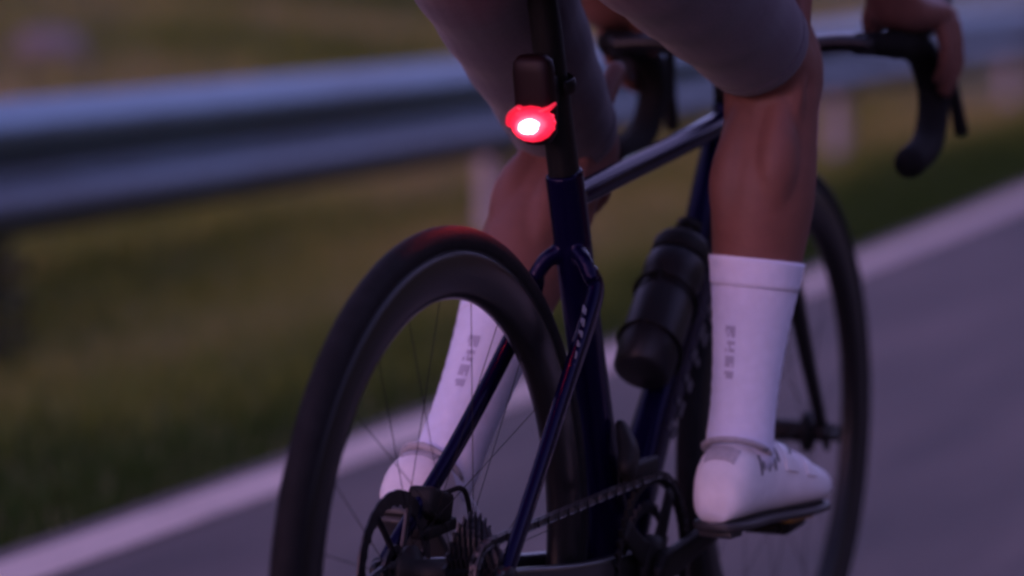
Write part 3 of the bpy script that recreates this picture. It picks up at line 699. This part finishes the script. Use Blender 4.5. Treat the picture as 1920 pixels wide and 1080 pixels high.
# --- jersey, helmet, glasses
JERS = mat('dark_jersey', (.05, .045, .06), .85, bump=.2, bump_scale=300)
bm = B(); tube(bm, [(x, y, z, a+.012, b+.012) for x, y, z, a, b in TORSO[3:9]], k=5, N=36, round_ends=False)
for s in (1, -1):
    a, e = SH[s], ELB[s]; tube(bm, [(*a.lerp(V((0, .45, 1.36)), .4), .07, .07), (*a, .066, .068), (*a.lerp(e, .45), .055, .057), (*a.lerp(e, .75), .049, .050)], k=5, N=20)
obj('jersey', remesh(bm, .006, 4), JERS, person)
bm = B(); v = bmesh.ops.create_uvsphere(bm, u_segments=28, v_segments=16, radius=1)['verts']
for q in v: q.co = HM @ V((q.co.x*.096, q.co.y*.138-.015, max(q.co.z, -.12)*.098+.052))
obj('helmet', bm, BLK, person)
bm = B(); tube(bm, [tuple(HM @ V(p))+(.018, .003) for p in ((-.078, .03, .012), (-.062, .082, .008), (0, .108, .010), (.062, .082, .008), (.078, .03, .012))], side=V((0, 0, 1)), k=5, N=10); obj('sunglasses', bm, CARB, person)
# --- socks
for s in (1, -1):
    H, d, sd, u = foot_frame(s)
    t0 = .51 if s > 0 else .53
    bm = B(); rg = limb(KNEE[s], ANK[s], CALF, V((0, 1, 0)), off=.0032, t0=t0, t1=1.0, n=26, extra=lambda t: .0004*math.sin(t*150))
    rg = [ring(V(sum(rg[0], V())/len(rg[0])), X, unit(V((0, 1, .3))), .02, .02, N=28)][:0]+rg
    a = ANK[s]; F = unit(V((0, 1, 0))); c = H+d*.075+u*.060; sd2 = unit(sd)
    rg.append(ring(a.lerp(c, .5), sd2, d, .0365, .042, .040, N=28)); rg.append(ring(c, sd2, d, .033, .047, .042, N=28))
    loft(bm, rg); sk = obj('sock', bm, SOCK, person)
    bm = B(); loft(bm, limb(KNEE[s], ANK[s], CALF, V((0, 1, 0)), off=.0036, t0=t0-.004, t1=t0+.075, n=6, N=40, extra=lambda t: 0)); obj('sock_cuff', bm, SOCK, sk)
    # faded woven mark on the back of the sock
    Tn = unit(ANK[s]-KNEE[s]); bm = B()
    base = limb(KNEE[s], ANK[s], CALF, V((0, 1, 0)), off=.0039, t0=.68, t1=.90, n=22, N=110)
    rnd = random.Random(11); k0 = 80 if s > 0 else 83
    for i in range(1, 15):
        if i in (4, 8, 12): continue
        for j in range(5):
            if rnd.random() < .2: continue
            q = [base[i][k0+j-3], base[i][k0+j-2], base[i+1][k0+j-2], base[i+1][k0+j-3]]
            bm.faces.new([bm.verts.new(p) for p in q])
    obj('sock_mark', bm, DARKM, sk)
# --- shoes
for s in (1, -1):
    H, d, sd, u = foot_frame(s)
    bm = B(); rg = []
    for t, w, h, z0 in cr(SHOET, 4):
        c = H+d*(t*FL)+u*(.008+(h-.004)*.42)
        rg.append(ring(c, sd, u, w, (h-.004)*.58, (h-.004)*.42, n=2.5, N=26))
    loft(bm, rg); sh = obj('shoe', bm, SHOE, person)
    bm = B(); rg = [ring(H+d*(t*FL)+u*.004, sd, u, w*.97, .006, n=4, N=26) for t, w, h, z0 in cr(SHOET, 3) if t < .995]; loft(bm, rg); obj('sole', bm, SOLE, sh)
    bm = B(); box(bm, H+d*.183-u*.003, (.058, .066, .009), rot=Matrix((sd, d, u)).transposed(), bev=.003); obj('cleat', bm, CLEAT, sh)
    bm = B(); box(bm, H+d*.022-u*.004, (.040, .030, .010), rot=Matrix((sd, d, u)).transposed(), bev=.003); obj('heel_pad', bm, SOLE, sh)
    for q, hh in ((.50, .082), (.66, .067)):
        bm = B(); c = H+d*(q*FL)+u*(hh-.008)+sd*(s*.022); T = unit(u+sd*(s*.75)); e1 = unit(d-T*d.dot(T)); e2 = T.cross(e1)
        loft(bm, [ring(c+T*z, e1, e2, r, r, N=18) for z, r in ((0, .011), (.006, .011), (.0075, .009))]); obj('closure_dial', bm, SOLE, sh)
    tabl = cr(SHOET, 8)
    def surf(t, ang, off):
        for p_, q_ in zip(tabl, tabl[1:]):
            if p_[0] <= t <= q_[0]: break
        k = (t-p_[0])/max(1e-9, q_[0]-p_[0]); w = p_[1]+(q_[1]-p_[1])*k; h = p_[2]+(q_[2]-p_[2])*k; sn = spow(math.sin(ang), .8); cs_ = spow(math.cos(ang), .8)
        return H+d*(t*FL)+u*(.008+(h-.004)*.42)+sd*((w+off)*cs_*s)+u*(((h-.004)*(.58 if sn > 0 else .42)+off)*sn)
    def patch_(name, m, t0, t1, a0, a1, off, nt=8, na=10):
        bm = B(); g = [[[bm.verts.new(surf(t0+(t1-t0)*i/nt, R(a0+(a1-a0)*j/na), o)) for j in range(na+1)] for i in range(nt+1)] for o in (-.001, off)]
        for i in range(nt):
            for j in range(na): bm.faces.new((g[1][i][j], g[1][i+1][j], g[1][i+1][j+1], g[1][i][j+1]))
        for i in range(nt):
            for j in (0, na): bm.faces.new((g[0][i][j], g[0][i+1][j], g[1][i+1][j], g[1][i][j]))
        for j in range(na):
            for i in (0, nt): bm.faces.new((g[0][i][j], g[0][i][j+1], g[1][i][j+1], g[1][i][j]))
        return hard(obj(name, bm, m, sh), 40)
    patch_('heel_tab', SHOEG, .06, .11, 60, 120, .0016, 4, 6)
    patch_('strap', SHOE, .44, .53, 12, 168, .0022); patch_('strap', SHOE, .60, .68, 12, 168, .0022)
    patch_('toe_cap', SHOEG, .88, .975, -5, 185, .0014)
    rnd = random.Random(21)
    for q in range(7):
        t_ = .20+.030*q; a_ = rnd.uniform(8, 22); patch_('shoe_lettering', GREYD, t_, t_+rnd.uniform(.010, .018), a_, a_+rnd.uniform(16, 34), .0007, 2, 4)
    bm = B(); cc = H+d*.062+u*.081; ax = unit(ANK[s]-cc+u*.03); e1 = unit(sd-ax*sd.dot(ax)); e2 = ax.cross(e1)
    tube(bm, [(*(cc+e1*.0335*math.cos(2*math.pi*i/20)+e2*.0395*math.sin(2*math.pi*i/20)), .0035, .0055) for i in range(21)], side=ax, k=1, N=8); obj('collar', bm, SHOEG, sh)
# ------------------------------------------------------------------ dark shrub under the rail
bm = B(); rnd = random.Random(4)
for i in range(900):
    a = rnd.random()*6.283; r = .24*math.sqrt(rnd.random()); h = rnd.random()**.8*.46*(1-.5*(r/.24)**2)
    c = V((r*math.cos(a), r*math.sin(a)*1.1, h)); n = V((rnd.gauss(0, 1), rnd.gauss(0, 1), rnd.gauss(.5, 1))).normalized(); e1 = n.orthogonal().normalized(); e2 = n.cross(e1); L = rnd.uniform(.018, .035)
    bm.faces.new([bm.verts.new(c+q) for q in (e1*-L, e2*L*.45, e1*L, e2*-L*.45)])
SHM = mat('shrub_leaf', (.045, .060, .018), .6, noise_amt=.4, noise_scale=12)
shrub = empty('shrub', (-2.82, 3.13, ground_z(-2.82, 3.13)), label='low dark leafy shrub growing under the near end of the guardrail', category='shrub')
obj('foliage', bm, SHM, shrub, smooth=False)
bm = B()
for i in range(7):
    a = i*.9; tube(bm, [(0, 0, -.02, .006, .006), (.05*math.cos(a), .05*math.sin(a), .15, .005, .005), (.13*math.cos(a), .13*math.sin(a), .33, .002, .002)], k=3, N=6)
obj('stem', bm, mat('shrub_stem', (.08, .05, .03), .8), shrub)
# ------------------------------------------------------------------ stones last
stone(-6.98, 10.14, (.22, .16, .13), 'pale stone lying in the meadow above the left end of the guardrail', 1.0)
bpy.context.view_layer.update()
